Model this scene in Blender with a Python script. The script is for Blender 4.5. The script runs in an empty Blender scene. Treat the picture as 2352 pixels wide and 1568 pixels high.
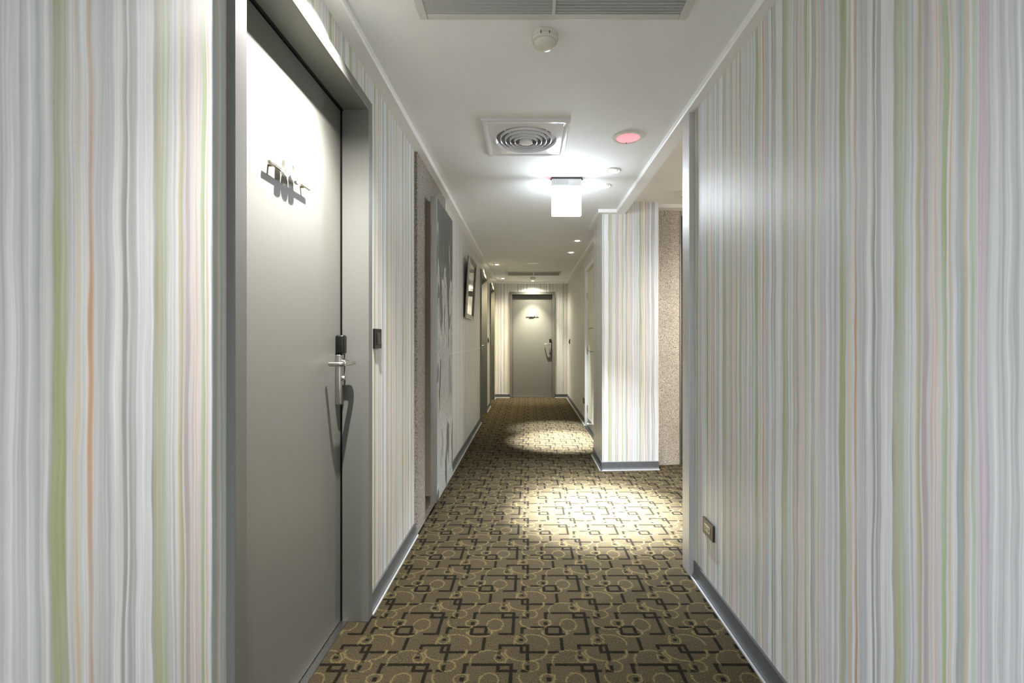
import bpy, bmesh, math, random
from mathutils import Vector
random.seed(7)
PI = math.pi
scene = bpy.context.scene
COL = scene.collection

# ------------------------------------------------------------------ camera
CAM_H = 1.20
cam_d = bpy.data.cameras.new('camera')
cam = bpy.data.objects.new('camera', cam_d)
COL.objects.link(cam)
cam.location = (0, 0, CAM_H)
cam.rotation_euler = (PI / 2, 0, 0)
cam_d.sensor_width = 36
cam_d.lens = 1060 / 2352 * 36
cam_d.shift_x = -38 / 2352
cam_d.shift_y = -4 / 2352
cam_d.clip_start = 0.02
cam_d.clip_end = 60
scene.camera = cam

# ------------------------------------------------------------------ world and exposure
w = bpy.data.worlds.new('world')
scene.world = w
w.use_nodes = True
w.node_tree.nodes['Background'].inputs[0].default_value = (0.9, 0.95, 1, 1)
w.node_tree.nodes['Background'].inputs[1].default_value = 0.02
vs = scene.view_settings
vs.view_transform = 'Standard'
vs.look = 'None'
vs.gamma = 1
vs.use_curve_mapping = False
vs.exposure = 0.55
scene.cycles.max_bounces = 12
scene.cycles.diffuse_bounces = 8
scene.cycles.glossy_bounces = 4
scene.cycles.sample_clamp_indirect = 6

# lamp settings, all read by the downlight builder
DOOR_COL = (1.0, 0.97, 0.93)      # spot in front of the near door
FAR_COL = (1.0, 0.85, 0.55)       # spots at the far end
HALL_COL = (0.88, 0.93, 1.0)      # hall downlights
DOOR_W = 185
FAR_W = 62
HALL_W = 3500
LOBBY_W = 170
BACK_W = 185  # unseen fill lamps added behind the viewpoint
SIGN_E = 25
BACK_COL = (0.84, 0.92, 1.0)

# ------------------------------------------------------------------ main dimensions (metres)
XL = -0.70          # left wall plane
XR = 0.845          # right wall, near part
XRF = 0.805         # right wall, far part
YF = 9.53           # far wall
YB = -3.0           # wall behind the photographer
ZC = 2.385          # corridor ceiling
ZCOR = 2.354        # underside of the cornice
YE = 2.446          # end of the near right wall
ZLOB = 2.475        # lobby ceiling
UP = Vector((0, 0, 1))

# ------------------------------------------------------------------ helpers
def lin(c):
    return tuple((x / 12.92 if x <= 0.04045 else ((x + 0.055) / 1.055) ** 2.4) for x in c)

class NT:
    """small node-tree writer"""
    def __init__(s, name):
        m = bpy.data.materials.new(name)
        m.use_nodes = True
        s.m, s.t = m, m.node_tree
        s.n, s.l = s.t.nodes, s.t.links
        s.b = s.n['Principled BSDF']
    def new(s, typ, **kw):
        n = s.n.new(typ)
        for k, v in kw.items():
            setattr(n, k, v)
        return n
    def put(s, inp, v):
        if isinstance(v, bpy.types.NodeSocket):
            s.l.new(v, inp)
        else:
            inp.default_value = v
    def math(s, op, a, b=None, c=None, clamp=False):
        n = s.new('ShaderNodeMath', operation=op)
        n.use_clamp = clamp
        s.put(n.inputs[0], a)
        if b is not None: s.put(n.inputs[1], b)
        if c is not None: s.put(n.inputs[2], c)
        return n.outputs[0]
    def comb(s, x, y, z=0.0):
        n = s.new('ShaderNodeCombineXYZ')
        s.put(n.inputs[0], x); s.put(n.inputs[1], y); s.put(n.inputs[2], z)
        return n.outputs[0]
    def sep(s, v):
        n = s.new('ShaderNodeSeparateXYZ'); s.l.new(v, n.inputs[0])
        return n.outputs
    def noise(s, vec, scale=5.0, detail=2.0, rough=0.5, dist=0.0):
        n = s.new('ShaderNodeTexNoise')
        if vec is not None: s.l.new(vec, n.inputs['Vector'])
        n.inputs['Scale'].default_value = scale
        n.inputs['Detail'].default_value = detail
        n.inputs['Roughness'].default_value = rough
        n.inputs['Distortion'].default_value = dist
        return n.outputs['Fac']
    def ramp(s, fac, stops, interp='LINEAR'):
        n = s.new('ShaderNodeValToRGB')
        r = n.color_ramp
        r.interpolation = interp
        while len(r.elements) < len(stops): r.elements.new(0.5)
        for e, (p, c) in zip(r.elements, stops):
            e.position = p
            e.color = (*c, 1) if len(c) == 3 else c
        s.put(n.inputs[0], fac)
        return n.outputs[0]
    def mix(s, fac, a, b, mode='MIX'):
        n = s.new('ShaderNodeMix', data_type='RGBA', blend_type=mode)
        s.put(n.inputs[0], fac)
        for i, v in ((6, a), (7, b)):
            if isinstance(v, bpy.types.NodeSocket): s.l.new(v, n.inputs[i])
            else: n.inputs[i].default_value = (*v[:3], 1)
        return n.outputs[2]
    def maprange(s, v, a, b, c, d):
        n = s.new('ShaderNodeMapRange')
        s.put(n.inputs[0], v)
        for i, k in zip((1, 2, 3, 4), (a, b, c, d)): n.inputs[i].default_value = k
        return n.outputs[0]
    def bump(s, h, strength=0.3, dist=0.002):
        n = s.new('ShaderNodeBump')
        n.inputs['Strength'].default_value = strength
        n.inputs['Distance'].default_value = dist
        s.l.new(h, n.inputs['Height'])
        s.l.new(n.outputs[0], s.b.inputs['Normal'])
    def obj(s):
        return s.new('ShaderNodeTexCoord').outputs['Object']

def simple(name, col, rough=0.5, metal=0.0, spec=0.5, grain=0.04, gscale=60, bump=0.0, emit=None):
    """plain procedural material: colour with a little noise and optional fine relief"""
    t = NT(name)
    n = t.noise(t.obj(), gscale, 3, 0.6)
    c = lin(col)
    a = tuple(x * (1 - grain) for x in c); b = tuple(min(1, x * (1 + grain)) for x in c)
    t.l.new(t.ramp(n, [(0.3, a), (0.7, b)]), t.b.inputs['Base Color'])
    t.b.inputs['Roughness'].default_value = rough
    t.b.inputs['Metallic'].default_value = metal
    t.b.inputs['Specular IOR Level'].default_value = spec
    if bump: t.bump(n, bump, 0.001)
    if emit:
        t.b.inputs['Emission Color'].default_value = (*emit[0], 1)
        t.b.inputs['Emission Strength'].default_value = emit[1]
    return t.m

# ---- wallpaper: irregular vertical watercolour stripes, repeat 0.47 m; u = metres along the wall
def make_wallpaper():
    t = NT('striped_wallpaper')
    uv = t.new('ShaderNodeTexCoord').outputs['UV']
    u, v, _ = t.sep(uv)
    n1 = t.noise(t.comb(t.math('MULTIPLY', u, 9), t.math('MULTIPLY', v, 2.6)), 1.0, 2.0)
    n2 = t.noise(t.comb(t.math('MULTIPLY', u, 60), t.math('MULTIPLY', v, 5.0), 3.0), 1.0, 1.0)
    off = t.math('ADD', t.math('MULTIPLY', t.math('SUBTRACT', n1, 0.5), 0.020),
                 t.math('MULTIPLY', t.math('SUBTRACT', n2, 0.5), 0.006))
    s = t.math('FRACT', t.math('DIVIDE', t.math('ADD', t.math('ADD', u, off), 0.018), 0.47))
    W = (.93, .935, .95); LG = (.86, .865, .88); G = (.78, .785, .79); DG = (.69, .695, .70)
    # position in metres from the start of the repeat (green stripe at 0.018)
    st = [(0.000, W), (0.004, G), (0.010, (.67, .73, .48)), (0.026, (.66, .72, .46)), (0.031, LG), (0.036, LG),
          (0.041, (.88, .80, .66)), (0.047, (.88, .82, .70)), (0.051, W), (0.058, W), (0.062, (.88, .66, .49)),
          (0.068, (.87, .65, .48)), (0.073, LG), (0.085, G), (0.100, (.76, .77, .79)), (0.110, W), (0.121, W),
          (0.126, (.60, .63, .58)), (0.131, (.62, .65, .60)), (0.134, W), (0.140, DG), (0.149, G), (0.154, W),
          (0.176, W), (0.186, W), (0.190, DG), (0.197, (.74, .70, .50)), (0.205, (.75, .74, .55)), (0.213, (.74, .80, .60)),
          (0.222, (.72, .79, .68)), (0.229, LG)]
    st2 = [(0.235, W), (0.240, G), (0.247, W), (0.255, (.84, .78, .62)), (0.261, (.76, .74, .55)), (0.266, LG), (0.273, (.76, .66, .67)),
           (0.279, (.78, .70, .70)), (0.285, LG), (0.292, (.94, .83, .80)), (0.304, (.94, .85, .79)), (0.313, LG),
           (0.317, (.72, .80, .57)), (0.324, (.70, .76, .52)), (0.329, W), (0.334, (.90, .77, .57)), (0.339, W), (0.346, W),
           (0.350, (.69, .72, .73)), (0.361, (.68, .73, .70)), (0.367, (.93, .78, .58)), (0.374, W), (0.380, (.79, .87, .70)),
           (0.390, LG), (0.394, (.88, .75, .82)), (0.402, (.90, .78, .86)), (0.409, G), (0.422, W), (0.437, G),
           (0.446, W), (0.458, (.74, .77, .76)), (0.469, W)]
    soft = lambda c: tuple(sum(c) / 3 * .24 + x * .63 + .93 * .13 for x in c)
    a = t.ramp(t.math('MULTIPLY', s, 2.0), [(p / 0.235, lin(soft(c))) for p, c in st])
    b = t.ramp(t.math('SUBTRACT', t.math('MULTIPLY', s, 2.0), 1.0), [((p - 0.235) / 0.235, lin(soft(c))) for p, c in st2])
    c = t.mix(t.math('GREATER_THAN', s, 0.5), a, b)
    # stripes fade in and out along their length
    fade = t.noise(t.comb(t.math('MULTIPLY', u, 26), t.math('MULTIPLY', v, 1.5), 7.0), 1.0, 2.0)
    c = t.mix(t.maprange(fade, 0.42, 0.70, 0.0, 0.62), c, lin((.86, .865, .87)))
    # fine brushed streaks
    fine = t.noise(t.comb(t.math('MULTIPLY', t.math('ADD', u, t.math('MULTIPLY', off, 1.0)), 200), t.math('MULTIPLY', v, 1.3), 1.0), 1.0, 3.0, 0.6)
    k = t.maprange(fine, 0.3, 0.7, 0.78, 1.08)
    kk = t.new('ShaderNodeCombineColor')
    for i in range(3): t.l.new(k, kk.inputs[i])
    c = t.mix(1.0, c, kk.outputs[0], 'MULTIPLY')
    t.l.new(c, t.b.inputs['Base Color'])
    t.b.inputs['Roughness'].default_value = 0.42
    t.b.inputs['Specular IOR Level'].default_value = 0.35
    h = t.noise(t.comb(t.math('MULTIPLY', u, 400), t.math('MULTIPLY', v, 90)), 1.0, 3.0)
    t.bump(h, 0.12, 0.001)
    return t.m

# ---- carpet: dark broken rectangles and beige scribbled ovals, repeat about 0.31 m
def make_carpet():
    t = NT('patterned_carpet')
    PX, PY = 0.308, 0.322
    co = t.obj()
    x0, y0, _ = t.sep(co)
    j = t.noise(co, 190, 2.0, 0.6)
    j2 = t.noise(t.comb(t.math('ADD', x0, 5.0), y0), 190, 2.0, 0.6)
    x = t.math('ADD', x0, t.math('MULTIPLY', t.math('SUBTRACT', j, 0.5), 0.0075))
    y = t.math('ADD', y0, t.math('MULTIPLY', t.math('SUBTRACT', j2, 0.5), 0.0095))
    H = 0.0062
    R = []
    def hz(xa, xb, yy, h=H): R.append(((xa + xb) / 2, yy, (xb - xa) / 2, h))
    def vt(xx, ya, yb, h=H): R.append((xx, (ya + yb) / 2, h, (yb - ya) / 2))
    hz(-.211, -.059, 2.027); hz(-.241, -.222, 2.027); vt(-.234, 1.982, 2.031)
    vt(-.064, 1.878, 2.031); hz(-.122, -.060, 1.883)
    vt(-.112, 1.990, 2.027); hz(-.116, -.042, 1.995); hz(-.028, .001, 1.995)
    hz(-.116, .001, 2.135); vt(-.111, 2.112, 2.138); vt(-.004, 2.040, 2.138); vt(-.004, 1.992, 2.024); vt(-.028, 2.092, 2.137)
    hz(-.032, .062, 2.095); hz(.075, .116, 2.095)
    vt(-.177, 2.107, 2.181)
    hz(-.232, -.170, 1.930); vt(-.234, 1.877, 1.924); hz(-.240, -.157, 1.881); vt(-.176, 1.880, 1.935)
    hz(-.299, -.242, 1.927)
    vt(-.335, 1.885, 1.926); hz(-.337, -.318, 1.922)
    R.append((-.236, 1.953, .008, .010)); R.append((-.113, 2.092, .006, .007)); R.append((-.112, 2.065, .008, .006))
    R.append((-.031, 2.194, .008, .005)); R.append((-.030, 2.168, .007, .006))
    d = None
    for cx, cy, hx, hy in R:
        a = t.math('SUBTRACT', t.math('PINGPONG', t.math('SUBTRACT', x, cx), PX / 2), hx)
        b = t.math('SUBTRACT', t.math('PINGPONG', t.math('SUBTRACT', y, cy), PY / 2), hy)
        e = t.math('MAXIMUM', a, b)
        d = e if d is None else t.math('MINIMUM', d, e)
    # beige ovals: cx, cy, rx, ry, gate (+1 keep upper part, -1 keep lower part, 0 all)
    j3 = t.noise(t.comb(x0, t.math('ADD', y0, 9.0)), 95, 3.0, 0.75)
    jj = t.math('MULTIPLY', t.math('SUBTRACT', j3, 0.5), 0.022)
    xe = t.math('ADD', x, jj); ye = t.math('SUBTRACT', y, jj)
    E = [(-.279, 1.966, .064, .050, -1), (-.141, 1.944, .034, .040, 0), (-.297, 2.148, .068, .053, 1), (-.340, 2.170, .024, .026, 0),
         (-.152, 2.046, .066, .060, 1), (-.104, 2.066, .024, .027, 0), (-.240, 1.956, .026, .024, 0), (-.200, 1.892, .050, .026, -1),
         (-.318, 2.098, .080, .052, -1), (-.300, 2.02, .030, .028, 0)]
    g = None
    for cx, cy, rx, ry, gate in E:
        ax = t.new('ShaderNodeMath', operation='WRAP'); t.l.new(t.math('SUBTRACT', xe, cx), ax.inputs[0]); ax.inputs[1].default_value = PX / 2; ax.inputs[2].default_value = -PX / 2
        ay = t.new('ShaderNodeMath', operation='WRAP'); t.l.new(t.math('SUBTRACT', ye, cy), ay.inputs[0]); ay.inputs[1].default_value = PY / 2; ay.inputs[2].default_value = -PY / 2
        vx = t.math('DIVIDE', ax.outputs[0], rx); vy = t.math('DIVIDE', ay.outputs[0], ry)
        r = t.math('SQRT', t.math('ADD', t.math('MULTIPLY', vx, vx), t.math('MULTIPLY', vy, vy)))
        e = t.math('SUBTRACT', t.math('MULTIPLY', t.math('ABSOLUTE', t.math('SUBTRACT', r, 1.0)), min(rx, ry)), 0.0024)
        if gate:
            e = t.math('MAXIMUM', e, t.math('SUBTRACT', t.math('MULTIPLY', ay.outputs[0], -gate), 0.012))
        g = e if g is None else t.math('MINIMUM', g, e)
    pile = t.noise(co, 420, 3.0, 0.7)
    blot = t.noise(co, 7, 3.0)
    tuft = t.noise(t.comb(t.math('MULTIPLY', x0, 300), t.math('MULTIPLY', y0, 150)), 1.0, 2.0, 0.7)
    base = t.ramp(t.math('ADD', t.math('MULTIPLY', pile, 0.6), t.math('MULTIPLY', tuft, 0.4)),
                  [(0.36, lin((.112, .099, .070))), (0.5, lin((.243, .216, .157))), (0.66, lin((.44, .396, .290)))])
    base = t.mix(t.maprange(blot, 0.35, 0.65, 0.0, 0.35), base, lin((.275, .240, .186)))
    beige = t.ramp(pile, [(0.38, lin((.21, .185, .12))), (0.62, lin((.545, .49, .335)))])
    dark = t.ramp(pile, [(0.3, lin((.035, .033, .026))), (0.7, lin((.12, .108, .078)))])
    c = t.mix(t.math('MULTIPLY', t.maprange(g, -0.0020, 0.0022, 1.0, 0.0), 0.80), base, beige)
    c = t.mix(t.math('MULTIPLY', t.maprange(d, -0.0010, 0.0022, 1.0, 0.0), 0.96), c, dark)
    # beige scribbles lie over the dark bars
    c = t.mix(t.math('MULTIPLY', t.maprange(g, -0.0026, -0.0006, 1.0, 0.0), 0.75), c, beige)
    t.l.new(c, t.b.inputs['Base Color'])
    t.b.inputs['Roughness'].default_value = 0.95
    t.b.inputs['Specular IOR Level'].default_value = 0.1
    t.bump(t.math('ADD', pile, tuft), 0.5, 0.003)
    return t.m

def make_stone(name, hues, rough=0.75):
    t = NT(name)
    co = t.obj()
    v = t.new('ShaderNodeTexVoronoi'); v.inputs['Scale'].default_value = 210
    t.l.new(co, v.inputs['Vector'])
    n = t.noise(co, 240, 3, 0.7)
    big = t.noise(co, 5, 2)
    cr, cg, cb = t.new('ShaderNodeSeparateColor').outputs[:3]
    sc = cr.node; t.l.new(v.outputs['Color'], sc.inputs[0])
    f = t.math('ADD', t.math('MULTIPLY', cr, 0.45), t.math('MULTIPLY', n, 0.55))
    c = t.ramp(f, [(0.24, lin(hues[0])), (0.36, lin(hues[1])), (0.52, lin(hues[2])), (0.75, lin(hues[3]))])
    c = t.mix(t.maprange(big, 0.35, 0.7, 0.0, 0.3), c, lin(hues[1]))
    t.l.new(c, t.b.inputs['Base Color'])
    t.b.inputs['Roughness'].default_value = rough
    t.bump(t.math('ADD', n, v.outputs['Distance']), 0.8, 0.006)
    return t.m

def make_relief():
    """silvery slate relief: long vertical flakes over a granular ground"""
    t = NT('silver_slate_relief')
    co = t.obj()
    x, y, z = t.sep(co)
    n = t.noise(t.comb(t.math('MULTIPLY', x, 3), t.math('MULTIPLY', y, 6.5), t.math('MULTIPLY', z, 1.9)), 1.0, 4, 0.5, 0.35)
    g = t.noise(co, 150, 3, 0.75)
    up = t.math('MULTIPLY', t.maprange(z, 1.35, 1.95, 0.0, 1.0), 0.22)
    f = t.math('SUBTRACT', n, up)
    flake = t.ramp(f, [(0.41, (0, 0, 0)), (0.435, (.25, .25, .25)), (0.445, (1, 1, 1)), (0.49, (.62, .62, .62)), (0.62, (.72, .72, .72)), (0.66, (.35, .35, .35))])
    light = t.mix(t.maprange(g, 0.38, 0.62, 0.0, 1.0), lin((.55, .565, .57)), lin((.90, .905, .90)))
    c = t.mix(flake, lin((.34, .35, .35)), light)
    t.l.new(c, t.b.inputs['Base Color'])
    t.b.inputs['Roughness'].default_value = 0.4
    t.b.inputs['Metallic'].default_value = 0.15
    t.bump(t.math('ADD', t.math('MULTIPLY', g, 0.35), flake), 0.7, 0.006)
    return t.m

def make_metal(name, col, rough=0.3, stretch=(260, 260, 2), metal=1.0):
    t = NT(name)
    x, y, z = t.sep(t.obj())
    n = t.noise(t.comb(t.math('MULTIPLY', x, stretch[0]), t.math('MULTIPLY', y, stretch[1]), t.math('MULTIPLY', z, stretch[2])), 1.0, 3)
    c = lin(col)
    t.l.new(t.ramp(n, [(0.3, tuple(k * .85 for k in c)), (0.7, c)]), t.b.inputs['Base Color'])
    t.b.inputs['Metallic'].default_value = metal
    t.l.new(t.maprange(n, 0.3, 0.7, rough * 0.8, rough * 1.2), t.b.inputs['Roughness'])
    return t.m

M = dict(
    paper=make_wallpaper(), carpet=make_carpet(),
    ceiling=simple('ceiling_paint', (.92, .925, .93), 0.75, grain=0.02, gscale=4, bump=0.04),
    lobby_ceiling=simple('lobby_ceiling_paint', (.94, .92, .90), 0.75, grain=0.02, gscale=4),
    trim=simple('white_trim_paint', (.94, .94, .94), 0.45, grain=0.02),
    door=simple('grey_door_laminate', (.445, .445, .42), 0.42, grain=0.05, gscale=350, bump=0.05),
    doorframe=simple('grey_frame_paint', (.44, .44, .42), 0.45, grain=0.03, gscale=350, bump=0.04),
    gap=simple('dark_gap', (.06, .06, .06), 0.9),
    base=simple('dark_grey_vinyl', (.36, .37, .38), 0.38, grain=0.08, gscale=25),
    toe=simple('pale_toe_glint', (.72, .73, .73), 0.35),  # pale tone stands in for light caught by the glossy skirting foot
    stone=make_stone('pink_grey_granite', [(.27, .25, .22), (.53, .50, .46), (.68, .645, .61), (.79, .76, .73)]),
    stone2=make_stone('beige_granite', [(.36, .33, .29), (.70, .65, .58), (.86, .81, .74), (.94, .91, .86)]),
    darkstone=make_stone('brown_granite', [(.10, .09, .07), (.28, .24, .20), (.38, .33, .28), (.50, .44, .38)]),
    relief=make_relief(),
    steel=make_metal('brushed_steel', (.74, .74, .73), 0.32),
    post=make_metal('satin_aluminium', (.84, .84, .84), 0.45, metal=0.55),
    chrome=make_metal('satin_nickel', (.80, .79, .77), 0.22, (60, 60, 60)),
    barmetal=make_metal('dull_bar_metal', (.60, .57, .52), 0.28, (60, 60, 60)),
    bronze=make_metal('bronze_bar', (.42, .37, .30), 0.35, (60, 60, 60)),
    backing=simple('brown_backing_board', (.47, .43, .37), 0.7),
    black=simple('black_plastic', (.05, .05, .052), 0.30, grain=0.1),
    softblack=simple('dark_plastic_plate', (.20, .195, .165), 0.35, grain=0.1),
    socket=simple('beige_socket_plastic', (.72, .68, .60), 0.4),
    white=simple('white_plastic', (.88, .88, .86), 0.28, grain=0.02),
    offwhite=simple('cream_white_plastic', (.86, .85, .80), 0.22, grain=0.02),
    grille=simple('grey_white_aluminium', (.80, .80, .79), 0.40, grain=0.03),
    slat=simple('grey_louvre', (.72, .72, .72), 0.42, grain=0.03),
    slat_shade=simple('grille_gap_shade', (.12, .12, .12), 0.9),
    fan=simple('glossy_grey_plastic', (.90, .90, .92), 0.12, grain=0.02),
    fandark=simple('fan_recess_shade', (.48, .48, .49), 0.6),
    pink=simple('pink_lens', (.98, .70, .73), 0.12, grain=0.06, gscale=30, emit=((1.0, .42, .50), 0.35)),
    bulb=simple('lit_lamp', (1, 1, 1), 0.3, emit=((1.0, .97, .92), 22)),
    doorbulb=simple('lit_door_lamp', (1, 1, 1), 0.3, emit=((1.0, .93, .78), 16)),
    sign=simple('lit_sign_panel', (1, 1, 1), 0.3, emit=((.84, .92, 1.0), SIGN_E)),
    signcase=simple('white_sign_case', (.93, .93, .94), 0.35),
    label=simple('grey_print_label', (.82, .82, .82), 0.6, grain=0.12, gscale=300),
    led=simple('red_led', (1, .2, .3), 0.3, emit=((1.0, .15, .35), 18)),
    wood=simple('dark_brown_frame', (.30, .22, .17), 0.30, grain=0.25, gscale=40),
    gilt=make_metal('silver_edge', (.72, .70, .66), 0.3, (60, 60, 60)),
    cream=simple('cream_door_paint', (.89, .89, .82), 0.45, grain=0.02),
    seam=simple('wallpaper_seam', (.90, .90, .88), 0.5),
)
def glass_mirror():
    t = NT('picture_glass')
    n = t.noise(t.obj(), 6, 2)
    t.l.new(t.ramp(n, [(0.3, lin((.86, .86, .82))), (0.7, lin((.93, .93, .90)))]), t.b.inputs['Base Color'])
    t.b.inputs['Metallic'].default_value = 0.9
    t.b.inputs['Roughness'].default_value = 0.04
    return t.m
M['mirror'] = glass_mirror()

class MB:
    def __init__(s): s.v, s.f = [], []
    def add(s, vs_, fs):
        o = len(s.v); s.v += [tuple(p) for p in vs_]; s.f += [tuple(i + o for i in q) for q in fs]; return s
    def box(s, x0, x1, y0, y1, z0, z1):
        return s.add([(x0, y0, z0), (x1, y0, z0), (x1, y1, z0), (x0, y1, z0), (x0, y0, z1), (x1, y0, z1), (x1, y1, z1), (x0, y1, z1)],
                     [(0, 3, 2, 1), (4, 5, 6, 7), (0, 1, 5, 4), (1, 2, 6, 5), (2, 3, 7, 6), (3, 0, 4, 7)])
    def prism(s, poly, z0, z1):
        n = len(poly)
        return s.add([(x, y, z0) for x, y in poly] + [(x, y, z1) for x, y in poly],
                     [tuple(range(n - 1, -1, -1)), tuple(range(n, 2 * n))] + [(i, (i + 1) % n, n + (i + 1) % n, n + i) for i in range(n)])
    def lathe(s, prof, n=32, c=(0, 0, 0), axis='z', close=False):
        vs_, fs = [], []
        for r, h in prof:
            for k in range(n):
                a = 2 * PI * k / n
                p = (r * math.cos(a), r * math.sin(a), h) if axis == 'z' else (r * math.cos(a), h, r * math.sin(a))
                vs_.append((p[0] + c[0], p[1] + c[1], p[2] + c[2]))
        m = len(prof)
        for i in range(m - (0 if close else 1)):
            for k in range(n):
                fs.append((i * n + k, i * n + (k + 1) % n, ((i + 1) % m) * n + (k + 1) % n, ((i + 1) % m) * n + k))
        if not close:
            if prof[0][0] > 1e-6: fs.append(tuple(range(n - 1, -1, -1)))
            if prof[-1][0] > 1e-6: fs.append(tuple((m - 1) * n + k for k in range(n)))
        return s.add(vs_, fs)
    def tube(s, path, r, n=12):
        path = [Vector(p) for p in path]
        vs_, fs = [], []
        ref = Vector((0, 0, 1))
        for i, p in enumerate(path):
            d = (path[min(i + 1, len(path) - 1)] - path[max(i - 1, 0)]).normalized()
            a = d.cross(ref)
            if a.length < 1e-3: a = d.cross(Vector((1, 0, 0)))
            a.normalize(); b = d.cross(a).normalized()
            for k in range(n):
                q = 2 * PI * k / n
                vs_.append(p + a * (r * math.cos(q)) + b * (r * math.sin(q)))
        for i in range(len(path) - 1):
            for k in range(n):
                fs.append((i * n + k, i * n + (k + 1) % n, (i + 1) * n + (k + 1) % n, (i + 1) * n + k))
        fs.append(tuple(range(n - 1, -1, -1))); fs.append(tuple((len(path) - 1) * n + k for k in range(n)))
        return s.add(vs_, fs)
    def sweep(s, prof, p0, p1, out):
        """profile (distance out from the wall, z) run from p0 to p1"""
        vs_ = [(p[0] + out[0] * a, p[1] + out[1] * a, z) for p in (p0, p1) for a, z in prof]
        n = len(prof)
        return s.add(vs_, [(i, (i + 1) % n, n + (i + 1) % n, n + i) for i in range(n)] + [tuple(range(n - 1, -1, -1)), tuple(range(n, 2 * n))])
    def build(s, name, mat, parent=None, bevel=0.0, smooth=False, seg=2):
        me = bpy.data.meshes.new(name)
        me.from_pydata(s.v, [], s.f)
        bm = bmesh.new(); bm.from_mesh(me)
        bmesh.ops.recalc_face_normals(bm, faces=bm.faces)
        if bevel:
            es = [e for e in bm.edges if len(e.link_faces) == 2 and e.calc_face_angle(0) > 0.6]
            bmesh.ops.bevel(bm, geom=es, offset=bevel, segments=seg, affect='EDGES', profile=0.5, clamp_overlap=True)
        if smooth:
            for f in bm.faces: f.smooth = True
            for e in bm.edges:
                if len(e.link_faces) == 2 and e.calc_face_angle(0) > 0.7: e.smooth = False
        bm.to_mesh(me); bm.free()
        me.materials.append(M[mat])
        o = bpy.data.objects.new(name, me)
        COL.objects.link(o)
        if parent: o.parent = parent
        return o

def tag(o, label=None, cat=None, group=None, kind=None):
    if label: o['label'] = label
    if cat: o['category'] = cat
    if group: o['group'] = group
    if kind: o['kind'] = kind
    return o

def thing(name, label, cat, loc=(0, 0, 0), rz=0.0, group=None, kind=None):
    o = bpy.data.objects.new(name, None)
    o.empty_display_size = 0.05
    COL.objects.link(o)
    o.location = loc; o.rotation_euler = (0, 0, rz)
    return tag(o, label, cat, group, kind)

def struct(o, label, cat): return tag(o, label, cat, kind='structure')

def paper_uv(o, offs):
    """u = metres along the wall from left to right, v = height"""
    me = o.data
    uvl = me.uv_layers.new(name='UVMap')
    for p in me.polygons:
        n = p.normal
        d = UP.cross(n) if abs(n.z) < 0.7 else Vector((1, 0, 0))
        key = 'x+' if n.x > .5 else 'x-' if n.x < -.5 else 'y-' if n.y < -.5 else 'y+'
        for li in p.loop_indices:
            c = me.vertices[me.loops[li].vertex_index].co
            uvl.data[li].uv = (c.dot(d) + offs.get(key, 0.13) + 47, c.z)

LEFT, RIGHT, FAR = PI / 2, -PI / 2, 0.0       # rotation for things hung on the walls

# ================================================================== STRUCTURE
o = MB().box(-0.95, 3.2, YB - .1, YF + .1, -0.08, 0).build('floor', 'carpet')
struct(o, 'olive brown carpet with dark broken rectangles and beige scribbled ovals', 'carpet')

# ceilings
o = MB().box(-0.95, 0.872, YB - .1, 4.26, ZC, ZC + .16).box(-0.95, 1.0, 4.26, YF + .1, ZC, ZC + .16).build('ceiling', 'ceiling')
struct(o, 'flat white painted ceiling along the hotel corridor', 'ceiling')
o = MB().box(0.872, 3.2, 2.30, 5.2, ZLOB, ZLOB + .07).build('ceiling', 'lobby_ceiling')
struct(o, 'warm white ceiling of the side lobby beyond the metal corner post', 'ceiling')

# doors: opening centre along the wall, width, height
FW = 0.046
DOOR_W_OPEN = 0.848
D1, D2, D3 = 1.539, 7.15, 8.80
H1 = 2.178
DF_X, DF_W, HF = 0.0777, 0.83, 2.135
D5, D5W, H5 = 5.96, 0.84, 2.14

m = MB()
edges = [YB]
for c in (D1, D2, D3):
    a, b = c - DOOR_W_OPEN / 2 - FW, c + DOOR_W_OPEN / 2 + FW
    m.box(XL - .25, XL, edges[-1], a, 0, ZC)
    m.box(XL - .25, XL, a, b, H1 + FW, ZC)
    edges.append(b)
m.box(XL - .25, XL, edges[-1], YF + .1, 0, ZC)
o = m.build('wall_left', 'paper'); paper_uv(o, {'x+': -0.69})
struct(o, 'left corridor wall in white wallpaper with grey, green and orange vertical streaks', 'wall')

o = MB().box(XR, XR + .25, YB, YE, 0, ZC + .05).build('wall_right', 'paper'); paper_uv(o, {'x-': 1.24, 'y+': .2})
struct(o, 'near right corridor wall in striped wallpaper, ending at the metal post', 'wall')

m = MB()
a, b = D5 - D5W / 2 - .05, D5 + D5W / 2 + .05
m.box(XRF, XRF + .25, 4.70, a, 0, ZC).box(XRF, XRF + .25, a, b, H5 + .05, ZC).box(XRF, XRF + .25, b, YF + .1, 0, ZC)
o = m.build('wall_right', 'paper'); paper_uv(o, {'x-': 1.10})
struct(o, 'far right corridor wall in striped wallpaper beyond the column', 'wall')

a, b = DF_X - DF_W / 2 - .05, DF_X + DF_W / 2 + .05
o = MB().box(XL - .1, a, YF, YF + .2, 0, ZC).box(b, XRF + .1, YF, YF + .2, 0, ZC).box(a, b, YF, YF + .2, HF + .055, ZC).build('wall_far', 'paper')
paper_uv(o, {'y-': 0.22})
struct(o, 'striped wallpaper end wall around the far grey door', 'wall')

o = MB().box(XL - .25, XR + .25, YB - .15, YB, 0, ZC).build('wall_back', 'paper'); paper_uv(o, {})
struct(o, 'striped wall closing the corridor behind the viewpoint', 'wall')

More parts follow.
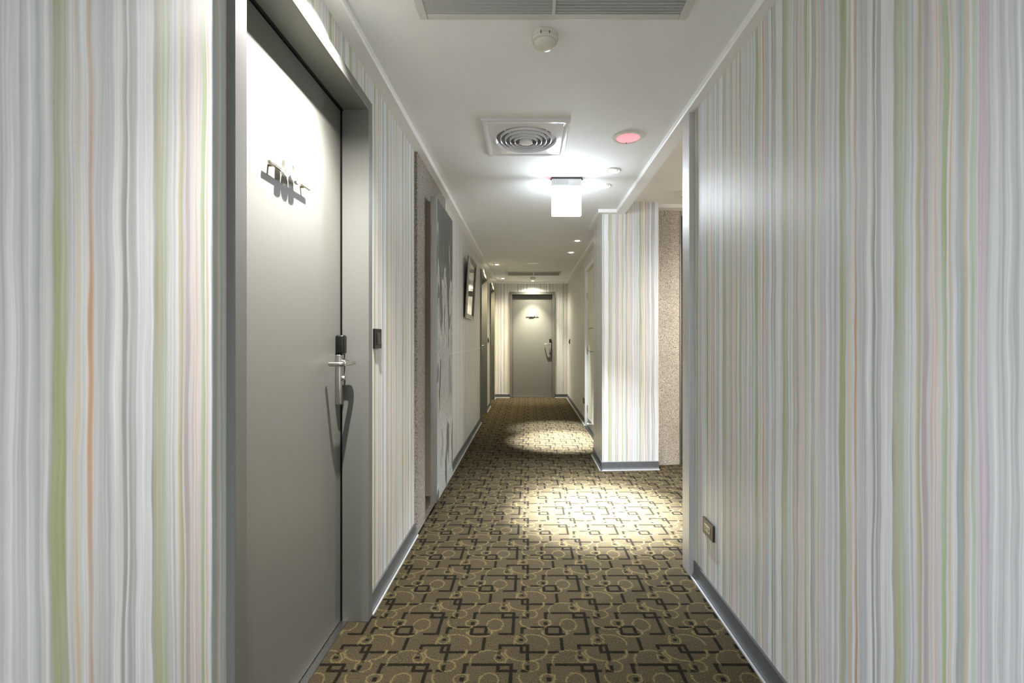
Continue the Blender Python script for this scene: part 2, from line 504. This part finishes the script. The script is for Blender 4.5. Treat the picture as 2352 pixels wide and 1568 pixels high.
o = MB().prism([(.675, 4.238), (1.205, 4.272), (1.205, 4.80), (.675, 4.80)], 0, ZLOB).build('wall_column', 'paper'); paper_uv(o, {'y-': -0.833, 'x-': 4.62})
struct(o, 'square striped wallpaper column jutting into the corridor on the right', 'column')

# side lobby
o = MB().prism([(1.205, 4.415), (1.462, 4.445), (1.462, 4.62), (1.205, 4.62)], 0, 2.44).build('wall_lobby', 'stone2')
struct(o, 'speckled beige granite wall strip beside the striped column', 'wall')
o = MB().box(1.462, 3.2, 4.62, 4.78, 0, ZLOB).build('wall_lobby', 'darkstone')
struct(o, 'dark brown granite recess seen between the beige granite and the metal post', 'wall')
o = MB().box(3.0, 3.2, 2.30, 4.62, 0, ZLOB).build('wall_lobby', 'paper'); paper_uv(o, {})
struct(o, 'striped side wall of the lobby hidden behind the right wall', 'wall')
o = MB().box(XR + .25, 3.2, 2.30, YE, 0, ZLOB).box(XR, XR + .25, 2.30, YE, ZC + .05, ZLOB).build('wall_lobby', 'paper'); paper_uv(o, {})
struct(o, 'striped lobby wall backing onto the near right corridor wall', 'wall')
o = MB().prism([(1.205, 4.33), (3.0, 4.42), (3.0, 4.62), (1.205, 4.62)], 2.44, ZLOB).build('trim_6', 'lobby_ceiling')
struct(o, 'cream ceiling band above the beige granite strip', 'trim')

# cornices (lower white lip under the ceiling)
def cornice(name, pts_in, pts_out, label):
    m = MB()
    n = len(pts_in)
    for i in range(n - 1):
        p, q, r, s_ = pts_in[i], pts_in[i + 1], pts_out[i + 1], pts_out[i]
        ch = 0.006
        def lerp(a, b, k): 
            L = math.hypot(b[0] - a[0], b[1] - a[1]); k = k / L
            return (a[0] + (b[0] - a[0]) * k, a[1] + (b[1] - a[1]) * k)
        vs_ = [(*p, ZC + .01), (*p, ZCOR + ch), (*lerp(p, s_, ch), ZCOR), (*s_, ZCOR), (*s_, ZC + .01),
               (*q, ZC + .01), (*q, ZCOR + ch), (*lerp(q, r, ch), ZCOR), (*r, ZCOR), (*r, ZC + .01)]
        m.add(vs_, [(k, (k + 1) % 5, 5 + (k + 1) % 5, 5 + k) for k in range(5)] + [(4, 3, 2, 1, 0), (5, 6, 7, 8, 9)])
    o = m.build(name, 'trim')
    return struct(o, label, 'cornice')
XFL, XFR = -0.637, 0.797
cornice('trim_1', [(XFL, YB), (XFL, YF - .062)], [(XL - .01, YB), (XL - .01, YF + .01)], 'white cornice strip along the top of the left wall')
cornice('trim_2', [(XFR, YB), (XFR, 4.185), (.632, 4.185), (.632, 4.86), (.745, 4.86), (.745, YF - .062)],
        [(.872, YB), (.872, 4.262), (.69, 4.262), (.69, 4.795), (.82, 4.795), (.82, YF + .01)],
        'white cornice strip along the right side, stepping around the column')
cornice('trim_3', [(XFL, YF - .062), (.745, YF - .062)], [(XL - .01, YF + .01), (.82, YF + .01)], 'short white cornice strip above the far door')
# beam face up to the lobby ceiling
o = MB().box(.8725, .884, YE, 4.245, ZCOR, ZLOB).build('trim_4', 'trim')
struct(o, 'white beam face between corridor cornice and lobby ceiling', 'trim')
# metal corner post at the end of the near right wall
o = MB().box(.8155, XR, 2.343, YE, 0, ZCOR).box(XR, XR + .26, YE - .004, YE + .012, 0, ZCOR + .1).build('trim_5', 'post', bevel=.002)
struct(o, 'brushed pale metal corner post at the end of the right wall', 'post')
o = MB().box(1.458, 1.466, 4.436, 4.446, 0, 2.44).build('trim_7', 'steel')
struct(o, 'thin bright metal bead on the edge of the beige granite', 'trim')
o = MB().box(XL, XL + .004, 3.80, D2 - DOOR_W_OPEN / 2 - FW, 1.072, 1.080).build('trim_8', 'seam')
struct(o, 'thin pale horizontal wallpaper seam below the framed picture', 'trim')

# skirting
BP = [(0, 0), (.020, 0), (.020, .006), (.011, .014), (.008, .026), (.008, .077), (.005, .080), (0, .080)]
TP = [(.0195, 0), (.026, 0), (.0255, .007), (.0195, .0075)]
def skirting(name, p0, p1, out, label):
    o = MB().sweep(BP, p0, p1, out).build(name, 'base')
    struct(o, label, 'baseboard')
    MB().sweep(TP, p0, p1, out).build('toe_strip', 'toe', o)  # caught light along the foot is put into this strip's colour
e = DOOR_W_OPEN / 2 + FW
skirting('baseboard_left', (XL, YB), (XL, D1 - e), (1, 0), 'dark grey skirting on the left wall before the near door')
skirting('baseboard_left', (XL, D1 + e), (XL, 2.832), (1, 0), 'dark grey skirting between the near left door and the granite slab')
skirting('baseboard_left', (XL, 3.795), (XL, D2 - e), (1, 0), 'dark grey skirting under the framed picture on the left wall')
skirting('baseboard_left', (XL, D2 + e), (XL, D3 - e), (1, 0), 'dark grey skirting between the two far left doors')
skirting('baseboard_left', (XL, D3 + e), (XL, YF), (1, 0), 'dark grey skirting stub in the far left corner')
skirting('baseboard_right', (XR, YB), (XR, 2.343), (-1, 0), 'dark grey skirting along the near right wall below the socket')
skirting('baseboard_right', (XRF, D5 + D5W / 2 + .05), (XRF, YF), (-1, 0), 'dark grey skirting on the far right wall after the white door')
skirting('baseboard_far', (XL, YF), (DF_X - DF_W / 2 - .05, YF), (0, -1), 'dark grey skirting left of the far door')
skirting('baseboard_far', (DF_X + DF_W / 2 + .05, YF), (XRF, YF), (0, -1), 'dark grey skirting right of the far door')
# column skirting: front and side, mitred by overlap
dx, dy = 1.205 - .675, 4.272 - 4.238
L = math.hypot(dx, dy)
skirting('baseboard_column', (.675 - .010, 4.238), (1.205, 4.272), (dy / L, -dx / L), 'dark grey skirting on the front of the striped column')
skirting('baseboard_column', (.675, 4.216), (.675, 4.80), (-1, 0), 'dark grey skirting on the corridor side of the striped column')

# ================================================================== DOORS
def digits(text, size, parent, x, y, z):
    """each figure a thick mesh of its own"""
    adv = size * 0.62
    for i, ch in enumerate(text):
        cu = bpy.data.curves.new('digit', 'FONT')
        cu.body = ch; cu.size = size * 1.38; cu.extrude = .005; cu.offset = size * .022; cu.align_x = 'CENTER'; cu.resolution_u = 4
        tmp = bpy.data.objects.new('digit_tmp', cu); COL.objects.link(tmp)
        me = bpy.data.meshes.new_from_object(tmp.evaluated_get(bpy.context.evaluated_depsgraph_get()))
        bpy.data.objects.remove(tmp)
        me.name = 'digit'; me.materials.clear(); me.materials.append(M['white'])
        for v in me.vertices:
            a, b, c = v.co
            v.co = (x + (i - (len(text) - 1) / 2) * adv + a, y - c, z + b)
        o = bpy.data.objects.new('digit', me); COL.objects.link(o); o.parent = parent

def lockset(parent, x, y, z):
    """escutcheon plate with card reader, return lever and key cylinder; front faces -y"""
    p = MB().box(x - .020, x + .020, y - .024, y, z - .175, z + .035).build('lock_plate', 'chrome', parent, bevel=.007, smooth=True, seg=3)
    MB().box(x - .020, x + .020, y - .036, y, z + .035, z + .115).build('card_reader', 'black', p, bevel=.009, smooth=True, seg=3)
    pts = [(x, y - .02, z)]
    cx, r = x, .016
    for k in range(7):
        a = PI / 2 * k / 6
        pts.append((cx - r + r * math.cos(a), y - .058 - r * math.sin(a), z))
    pts += [(x - .060, y - .074, z)]
    for k in range(7):
        a = PI / 2 * k / 6
        pts.append((x - .108 - r * math.sin(a), y - .058 - r * math.cos(a), z))
    pts += [(x - .124, y - .022, z)]
    MB().tube(pts, .0095, 14).build('lever', 'chrome', p, smooth=True)
    MB().lathe([(0, -.012), (.017, -.012), (.017, .004)], 20, (x, y - .024, z), 'y').build('rosette', 'chrome', p, smooth=True)
    MB().lathe([(0, -.010), (.009, -.010), (.011, -.006), (.011, .006)], 18, (x, y - .024, z - .065), 'y').build('key_cylinder', 'chrome', p, smooth=True)
    MB().lathe([(0, -.002), (.004, -.002), (.004, .004)], 12, (x, y - .024, z - .098), 'y').build('screw', 'black', p)

def grey_door(name, loc, rz, wd, h, fw, label, number=None, num_z=1.72, num_x=0.0):
    t = thing(name, label, 'door', loc, rz, kind='structure')
    hw = wd / 2
    f = MB()
    f.box(-hw - fw, -hw, -.02, .15, 0, h + fw).box(hw, hw + fw, -.02, .15, 0, h + fw).box(-hw, hw, -.02, .15, h, h + fw)
    fr = f.build('frame', 'doorframe', t, bevel=.0015)
    MB().box(-hw, hw, .145, .18, 0, h).build('stop', 'gap', t)
    leaf = MB().box(-hw + .003, hw - .005, .098, .142, .010, h - .007).build('leaf', 'door', t, bevel=.002)
    MB().box(-hw, -hw + .004, .090, .100, 0, h).box(hw - .003, hw, .092, .100, 0, h).box(-hw, hw, .088, .100, h - .005, h).build('gap_shade', 'black', t)  # black strips stand in for the shaded gap around the leaf
    MB().box(-hw, hw, .070, .145, 0, .006).build('threshold', 'steel', t)
    lockset(t, hw - .042, .098, 1.105)
    if number:
        b = MB().box(num_x - .129, num_x + .129, .076, .083, num_z - .0045, num_z + .0045).build('number_bar', 'barmetal', t, bevel=.001)
        for q in (-.10, .10): MB().lathe([(.004, .082), (.004, .100)], 10, (num_x + q, 0, num_z), 'y').build('standoff', 'bronze', b)
        digits(number, .062, b, num_x - .005, .074, num_z - .014)
    return t
grey_door('door_1', (XL, D1, 0), LEFT, DOOR_W_OPEN, H1, FW, 'large grey door with lever handle and number bar on the near left', '503', 1.735, -.025)
grey_door('door_2', (XL, D2, 0), LEFT, DOOR_W_OPEN, H1, FW, 'grey door just past the framed picture on the left wall')
grey_door('door_3', (XL, D3, 0), LEFT, DOOR_W_OPEN, H1, FW, 'last grey door on the left wall next to the end wall')
grey_door('door_4', (DF_X, YF, 0), FAR, DF_W, HF, .05, 'grey door facing the viewer at the end of the corridor', '507', 1.70)

t = thing('door_5', 'narrow view of a cream white door behind the column on the right', 'door', (XRF, D5, 0), RIGHT, kind='structure')
hw = D5W / 2
MB().box(-hw - .05, -hw, -.022, .09, 0, H5 + .05).box(hw, hw + .05, -.022, .09, 0, H5 + .05).box(-hw, hw, -.022, .09, H5, H5 + .05).build('frame', 'trim', t, bevel=.002)
lf = MB().box(-hw + .003, hw - .003, .022, .06, .012, H5 - .004).build('leaf', 'gap', t)
for z0, z1 in ((.014, 1.043), (1.049, 1.347), (1.353, H5 - .006)):
    MB().box(-hw + .004, hw - .004, .014, .03, z0, z1).build('panel', 'cream', lf, bevel=.002)
MB().box(-hw + .004, hw - .004, .008, .018, .018, .13).build('kick_plate', 'steel', lf, bevel=.001)
MB().lathe([(0, -.045), (.016, -.045), (.018, -.030), (.010, -.024), (.010, .008)], 18, (-hw + .30, .008, .085), 'y').build('door_stop', 'chrome', t, smooth=True)
for z in (.25, 1.05, 1.80):
    MB().lathe([(.007, z - .05), (.007, z + .05)], 12, (-hw + .002, .008, 0)).build('hinge', 'chrome', t, smooth=True)
MB().box(-hw, hw, -.03, .09, 0, .012).build('threshold', 'black', t)
MB().box(-hw, hw, .062, .09, 0, H5).build('stop', 'gap', t)

# ================================================================== LEFT WALL THINGS
# granite slab and silver relief panel
o = MB().box(XL, XL + .017, 2.832, 3.79, .004, ZCOR).build('granite_slab', 'stone')
tag(o, 'speckled pinkish grey granite slab behind the silver relief panel', 'stone slab')
t = thing('relief_panel', 'tall silver slate relief panel with brushed steel edge on the granite slab', 'wall panel', (XL + .017, 3.055, .119))
W_, H_ = .632, 2.031
# local x is out of the wall, y along it
MB().box(0, .035, .0, W_ - .02, .045, H_ - .035).build('backing_board', 'backing', t, bevel=.001)
MB().box(.033, .076, 0, W_, 0, H_).build('steel_edge', 'steel', t, bevel=.0015)
o = MB()
ny, nz = 26, 70
rr = random.Random(3)
def hgt(y, z):
    a = math.sin(y * 21 + math.sin(z * 3.1) * 1.6) * .5 + math.sin(y * 47 + z * 2.2) * .3 + math.sin(z * 6 + y * 9) * .25
    k = 1 if z < 1.45 else max(.15, 1 - (z - 1.45) * 2.6)
    return .0765 + .004 * k * (1 + a) * .5
vs_ = [(hgt(W_ * i / ny, H_ * j / nz) if 0 < i < ny and 0 < j < nz else .0765, .004 + (W_ - .008) * i / ny, .004 + (H_ - .008) * j / nz) for j in range(nz + 1) for i in range(ny + 1)]
o.add(vs_, [(j * (ny + 1) + i, j * (ny + 1) + i + 1, (j + 1) * (ny + 1) + i + 1, (j + 1) * (ny + 1) + i) for j in range(nz) for i in range(ny)])
o.build('relief_face', 'relief', t, smooth=True)
for y_, z_ in ((.16, 1.62), (.30, 1.47)):
    MB().lathe([(0, .0860), (.006, .0855), (.006, .07)], 14, (0, 0, 0)).build('stud', 'chrome', t)
    s_ = bpy.data.objects[-1] if False else t.children[-1]
    s_.rotation_euler = (0, PI / 2, 0); s_.location = (-.004, y_, z_)

# framed picture leaning forward at the top
t = thing('framed_picture', 'dark wooden frame with reflective glass, tilted forward on the left wall', 'picture', (XL + .012, 5.26, 1.44), LEFT)
t.rotation_euler = (0.058, 0, LEFT)
pw, ph, fwid, fd = .32, .665, .045, .024
for (x0, x1, z0, z1) in ((-pw, -pw + fwid, 0, ph), (pw - fwid, pw, 0, ph), (-pw + fwid, pw - fwid, 0, fwid), (-pw + fwid, pw - fwid, ph - fwid, ph)):
    MB().box(x0, x1, -fd, 0, z0, z1).build('frame_bar', 'wood', t, bevel=.004)
for (x0, x1, z0, z1) in ((-pw - .004, -pw + .006, 0, ph), (pw - .006, pw + .004, 0, ph), (-pw + .006, pw - .006, -.004, .006), (-pw + .006, pw - .006, ph - .006, ph + .004)):
    MB().box(x0, x1, -fd - .003, -.008, z0, z1).build('silver_edge', 'gilt', t, bevel=.001)
MB().box(-pw + .02, pw - .02, -.012, -.008, .02, ph - .02).build('glass_pane', 'mirror', t)
MB().box(-pw + .01, pw - .01, -.007, -.001, .01, ph - .01).build('backing_board', 'gap', t)

def rocker(loc, rz, label):
    t = thing('light_switch', label, 'switch', loc, rz, 'black wall switches')
    MB().box(-.045, .045, -.012, 0, -.045, .045).build('plate', 'black', t, bevel=.002)
    o = MB().add([(-.016, -.010, -.026), (.016, -.010, -.026), (.016, -.010, .026), (-.016, -.010, .026),
                  (-.016, -.022, -.026), (.016, -.022, -.026), (.016, -.013, .026), (-.016, -.013, .026)],
                 [(0, 1, 2, 3), (4, 5, 6, 7), (0, 1, 5, 4), (1, 2, 6, 5), (2, 3, 7, 6), (3, 0, 4, 7)]).build('rocker', 'softblack', t, bevel=.001)
rocker((XL, 2.118, 1.205), LEFT, 'black rocker switch beside the frame of the near left door')
rocker((XL, 7.95, 1.19), LEFT, 'black switch between the two far left doors')
rocker((XRF, 9.0, 1.166), RIGHT, 'black switch on the right wall near the far door')

def socket(loc, rz, label):
    t = thing('wall_socket', label, 'socket', loc, rz, 'dark wall sockets')
    MB().box(-.062, .062, -.011, 0, -.037, .037).build('plate', 'softblack', t, bevel=.0015)
    s_ = MB().box(-.032, .032, -.0135, -.009, -.016, .016).build('socket_insert', 'socket', t, bevel=.001)
    for q in (-.017, .017):
        MB().box(q - .007, q - .001, -.0142, -.012, .004, .009).box(q - .007, q - .001, -.0142, -.012, -.009, -.004).build('blade_slot', 'black', s_)
        MB().lathe([(0, -.0142), (.004, -.0142), (.004, -.012)], 10, (q + .006, 0, 0), 'y').build('earth_hole', 'black', s_)
socket((XR, 2.152, .318), RIGHT, 'dark socket plate with beige insert low on the near right wall')
socket((XRF, 6.70, .32), RIGHT, 'small dark socket low on the far right wall by the white door')

# ================================================================== CEILING THINGS
def downlight(x, y, label, warm, watts, group, size, colour, zc=ZC, r=.056, tilt=(0, 0), spill=None):
    t = thing('downlight', label, 'downlight', (x, y, zc), 0, group)
    MB().lathe([(r * .70, .004), (r * .72, -.003), (r * .90, -.007), (r, -.003), (r, .004)], 36).build('trim_ring', 'white', t, smooth=True)
    MB().lathe([(r * .70, -.0035), (r * .52, -.001), (r * .50, .002)], 32).build('gimbal', 'grille', t, smooth=True)
    MB().lathe([(r * .52, .001), (r * .48, -.004), (r * .30, -.0085), (0, -.0105)], 28).build('lamp_face', 'doorbulb' if warm else 'bulb', t, smooth=True)
    beams = [(watts, size, tilt)]
    if spill: beams.append((spill[0], spill[1], spill[2] if len(spill) > 2 else (0, 0)))        # reflector lamp: narrow core and wide spill
    for e_, a_, tl in beams:
        ld = bpy.data.lights.new('spot_lamp', 'SPOT')
        ld.energy = e_; ld.color = colour
        ld.spot_size = math.radians(a_); ld.spot_blend = 1.0
        ld.shadow_soft_size = .012
        lo = bpy.data.objects.new('spot_lamp', ld); COL.objects.link(lo)
        lo.parent = t; lo.location = (0, 0, -.035)
        lo.rotation_euler = (math.radians(tl[1]), math.radians(tl[0]), 0)
    return t
G1, G2 = 'door spots', 'hall downlights'
downlight(-.50, D1 - .02, 'recessed spot above the near left door, just above the frame of view', True, DOOR_W * .75, G1, 88, DOOR_COL, tilt=(16, 0), spill=(DOOR_W * .50, 112, (15, 0)))
downlight(-.50, 7.25, 'lit recessed spot in front of the door past the picture', True, FAR_W, G1, 92, FAR_COL, tilt=(16, 0), spill=(FAR_W * .6, 130, (13, 0)))
downlight(-.495, 8.90, 'lit recessed spot in front of the last left door', True, FAR_W, G1, 92, FAR_COL, tilt=(16, 0), spill=(FAR_W * .6, 130, (13, 0)))
downlight(.083, 9.26, 'lit recessed spot right above the far end door', True, FAR_W * 4.2, G1, 70, (1.0, 0.92, 0.75), tilt=(0, 9), spill=(FAR_W * .9, 156))
downlight(.588, 3.23, 'nearer lit downlight right of the hanging exit sign', False, HALL_W * 1.15, G2, 35, HALL_COL, tilt=(2, 0), spill=(HALL_W * .13, 76))
downlight(.579, 3.548, 'lit downlight right of and just behind the hanging exit sign', False, HALL_W * .26, G2, 32, HALL_COL, tilt=(3, 0), spill=(HALL_W * .03, 60))
downlight(.582, 5.51, 'nearer of two small lit downlights beyond the column', False, HALL_W * .95, G2, 34, HALL_COL, tilt=(4, 0))
downlight(.578, 6.25, 'farther of two small lit downlights beyond the column', False, HALL_W * .3, G2, 34, HALL_COL, tilt=(5, 0))
downlight(-.60, -1.05, 'added unseen fill downlight just behind the viewpoint on the left', False, BACK_W, G2, 150, BACK_COL, tilt=(-22, 0))  # added fill, lifts the ceiling and the right wall
downlight(-.60, -2.0, 'added unseen fill downlight farther behind the viewpoint on the left', False, BACK_W, G2, 150, BACK_COL, tilt=(-22, 0))  # second added fill lamp, out of view
downlight(2.2, 3.4, 'recessed downlight of the side lobby hidden behind the right wall', True, LOBBY_W, G2, 160, DOOR_COL, zc=ZLOB)

# hanging exit sign
t = thing('exit_sign', 'glowing white box sign hanging from the corridor ceiling', 'sign', (.2775, 3.386, ZC))
MB().box(-.112, .112, -.024, .024, -.010, 0).build('ceiling_mount', 'black', t, bevel=.002)
cs = MB().box(-.1085, .1085, -.020, .020, -.062, -.009).build('case', 'signcase', t, bevel=.003)
MB().box(-.095, -.085, -.0212, -.0195, -.050, -.020).build('print_mark', 'label', cs)
MB().box(-.080, .012, -.0212, -.0195, -.052, -.016).build('print_label', 'label', cs)
for q in (-1, 1):
    MB().box(q * .1085 - .004, q * .1085 + .004, -.021, .021, -.068, -.058).build('end_clip', 'grille', cs)
    MB().lathe([(0, .006), (.006, .004), (.006, -.004), (0, -.006)], 12, (q * .1135, -.012, -.013)).build('side_screw', 'black', cs)
MB().box(-.1075, .1075, -.015, .015, -.278, -.0625).build('lit_panel', 'sign', t, bevel=.006, seg=3)
MB().lathe([(0, .004), (.004, .002), (.004, -.002), (0, -.004)], 12, (-.1225, 0, -.016)).build('indicator_led', 'led', t)

# smoke detectors
def detector(x, y, label, zc=ZC, k=1.0):
    t = thing('smoke_detector', label, 'smoke detector', (x, y, zc), 0, 'ceiling smoke detectors')
    r = .052 * k
    b = MB().lathe([(r * 1.0, 0), (r * 1.0, -.012), (r * .985, -.0135)], 40).build('base', 'offwhite', t, smooth=True)
    MB().box(-.020, -.004, -r - .0035, -r + .006, -.0115, 0).build('latch', 'offwhite', b, bevel=.001)
    MB().lathe([(r * .992, -.0128), (r * .992, -.0150)], 40).build('groove', 'slat', b)
    MB().lathe([(r * .985, -.0135), (r * .99, -.016), (r * .94, -.026), (r * .86, -.0285)], 40).build('body', 'offwhite', t, smooth=True)
    MB().lathe([(r * .86, -.0285), (r * .85, -.031), (r * .80, -.038), (r * .62, -.0455), (r * .35, -.049), (0, -.050)], 40).build('dome', 'offwhite', t, smooth=True)
    MB().lathe([(r * .885, -.0275), (r * .865, -.0295)], 40).build('groove', 'slat', b)
    for a in (-1.9, -1.25):
        q = r * 1.0
        MB().box(q * math.cos(a) - .0016, q * math.cos(a) + .0016, q * math.sin(a) - .0016, q * math.sin(a) + .0016, -.020, -.013).build('slot', 'black', b)
detector(.0635, 1.80, 'cream domed smoke detector between the air grille and the round vent')
detector(.083, 8.75, 'tiny smoke detector in front of the far air grille')
detector(1.345, 3.97, 'smoke detector on the lobby ceiling, half hidden by the metal post', ZLOB)

# round exhaust fan in a square plate
t = thing('exhaust_fan', 'square glossy ceiling vent with concentric round louvres', 'vent', (-.0155, 2.714, ZC))
hs, ro = .2425, .184
n = 48
vs_, fs = [], []
def sq(a, h):
    c, s_ = math.cos(a), math.sin(a); k = h / max(abs(c), abs(s_)); return (c * k, s_ * k)
rings = [('s', hs, 0), ('s', hs, -.010), ('s', hs - .004, -.013), ('s', hs - .026, -.013), ('s', hs - .030, -.0105), ('s', hs - .034, -.0105), ('c', ro + .012, -.0105), ('c', ro + .004, -.014), ('c', ro - .004, -.014), ('c', ro - .010, -.004), ('c', ro - .012, -.002)]
for k_, h_, z_ in rings:
    for i in range(n):
        a = 2 * PI * (i + .5 - .5) / n + PI / 4
        p = sq(a, h_) if k_ == 's' else (h_ * math.cos(a), h_ * math.sin(a))
        vs_.append((*p, z_))
for j in range(len(rings) - 1):
    for i in range(n): fs.append((j * n + i, j * n + (i + 1) % n, (j + 1) * n + (i + 1) % n, (j + 1) * n + i))
MB().add(vs_, fs).build('cover_plate', 'fan', t, smooth=True)
MB().lathe([(ro - .008, -.0025), (0, -.0015)], 40).build('recess_disc', 'fandark', t)  # flat disc, shade of the recess put into its colour
for i, (r0, z0) in enumerate(((.150, -.014), (.122, -.019), (.094, -.023), (.067, -.026))):
    MB().lathe([(r0 + .004, z0 + .012), (r0, z0 - .002), (r0 - .0025, z0 - .003), (r0 - .005, z0), (r0 - .002, z0 + .012)], 44, close=True).build('louvre_ring', 'fan', t, smooth=True)
MB().lathe([(.040, -.018), (.038, -.029), (.034, -.0305), (0, -.0315)], 36).build('centre_disc', 'fan', t, smooth=True)
for k in range(4):
    a = PI / 4 + k * PI / 2
    c, s_ = math.cos(a), math.sin(a)
    MB().tube([(.03 * c, .03 * s_, -.019), (.178 * c, .178 * s_, -.006)], .003, 8).build('spoke', 'fan', t)

# pink lensed ceiling lamp
t = thing('ceiling_lamp', 'round ceiling lamp with glossy pink lens in a white ring', 'lamp', (.581, 2.70, ZC))
MB().lathe([(.068, .002), (.069, -.008), (.074, -.010), (.088, -.006), (.092, 0), (.092, .002)], 48).build('trim_ring', 'white', t, smooth=True)
MB().lathe([(.0695, -.005), (.060, -.007), (.030, -.0085), (0, -.009)], 44).build('lens', 'pink', t, smooth=True)
MB().lathe([(0, -.014), (.0025, -.012), (.0025, -.006)], 10, (.004, .060, 0)).build('lens_clip', 'black', t)

# round flush disc further on
t = thing('ceiling_disc', 'flat round white cover on the ceiling before the far air grille', 'ceiling cover', (.067, 7.10, ZC))
MB().lathe([(.094, 0), (.094, -.006), (.086, -.010)], 40).build('rim', 'white', t, smooth=True)
MB().lathe([(.085, -.008), (.05, -.013), (0, -.015)], 40).build('cover', 'white', t, smooth=True)

# linear air grilles
slat_me = {}
def grille(cx, y0, y1, label, x0=-.368, x1=.548):
    t = thing('air_grille', label, 'air grille', (0, 0, ZC), 0, 'long ceiling air grilles')
    b = .030
    xm = (x0 + x1) / 2
    for q in ((x0 - b, x0, y0 - b, y1 + b), (x1, x1 + b, y0 - b, y1 + b), (x0, x1, y0 - b, y0), (x0, x1, y1, y1 + b)):
        MB().box(*q, -.012, .001).build('frame_bar', 'grille', t, bevel=.003)
    MB().box(xm - .006, xm + .006, y0, y1, -.012, 0).build('divider', 'grille', t, bevel=.001)
    MB().box(x0, x1, y0, y1, -.0012, .0005).build('slat_shade', 'slat_shade', t)  # flat dark sheet painted as the shade behind the slats
    pitch = .0150
    k = int((y1 - y0) / pitch)
    for half, (a, c) in enumerate(((x0, xm - .006), (xm + .006, x1))):
        key = round(c - a, 4)
        for i in range(k):
            yy = y1 - pitch * (i + .5)
            if key not in slat_me:
                s_ = MB().add([(0, -.0035, -.004), (c - a, -.0035, -.004), (c - a, .0030, -.0112), (0, .0030, -.0112),
                               (0, -.0022, -.003), (c - a, -.0022, -.003), (c - a, .0043, -.0102), (0, .0043, -.0102)],
                              [(0, 1, 2, 3), (4, 5, 6, 7), (0, 1, 5, 4), (1, 2, 6, 5), (2, 3, 7, 6), (3, 0, 4, 7)]).build('slat', 'slat', t)
                slat_me[key] = s_.data
            else:
                s_ = bpy.data.objects.new('slat', slat_me[key]); COL.objects.link(s_); s_.parent = t
            s_.location = (a, yy, 0)
grille(0, 1.26, 1.665, 'long slatted air grille cut by the top edge of the photo')
grille(0, 8.02, 8.43, 'long slatted air grille on the ceiling before the far door')

# lamp faces are lit by nature; their light comes from the lamp behind them
for k in ('bulb', 'doorbulb', 'led', 'pink'):
    M[k].cycles.emission_sampling = 'NONE'
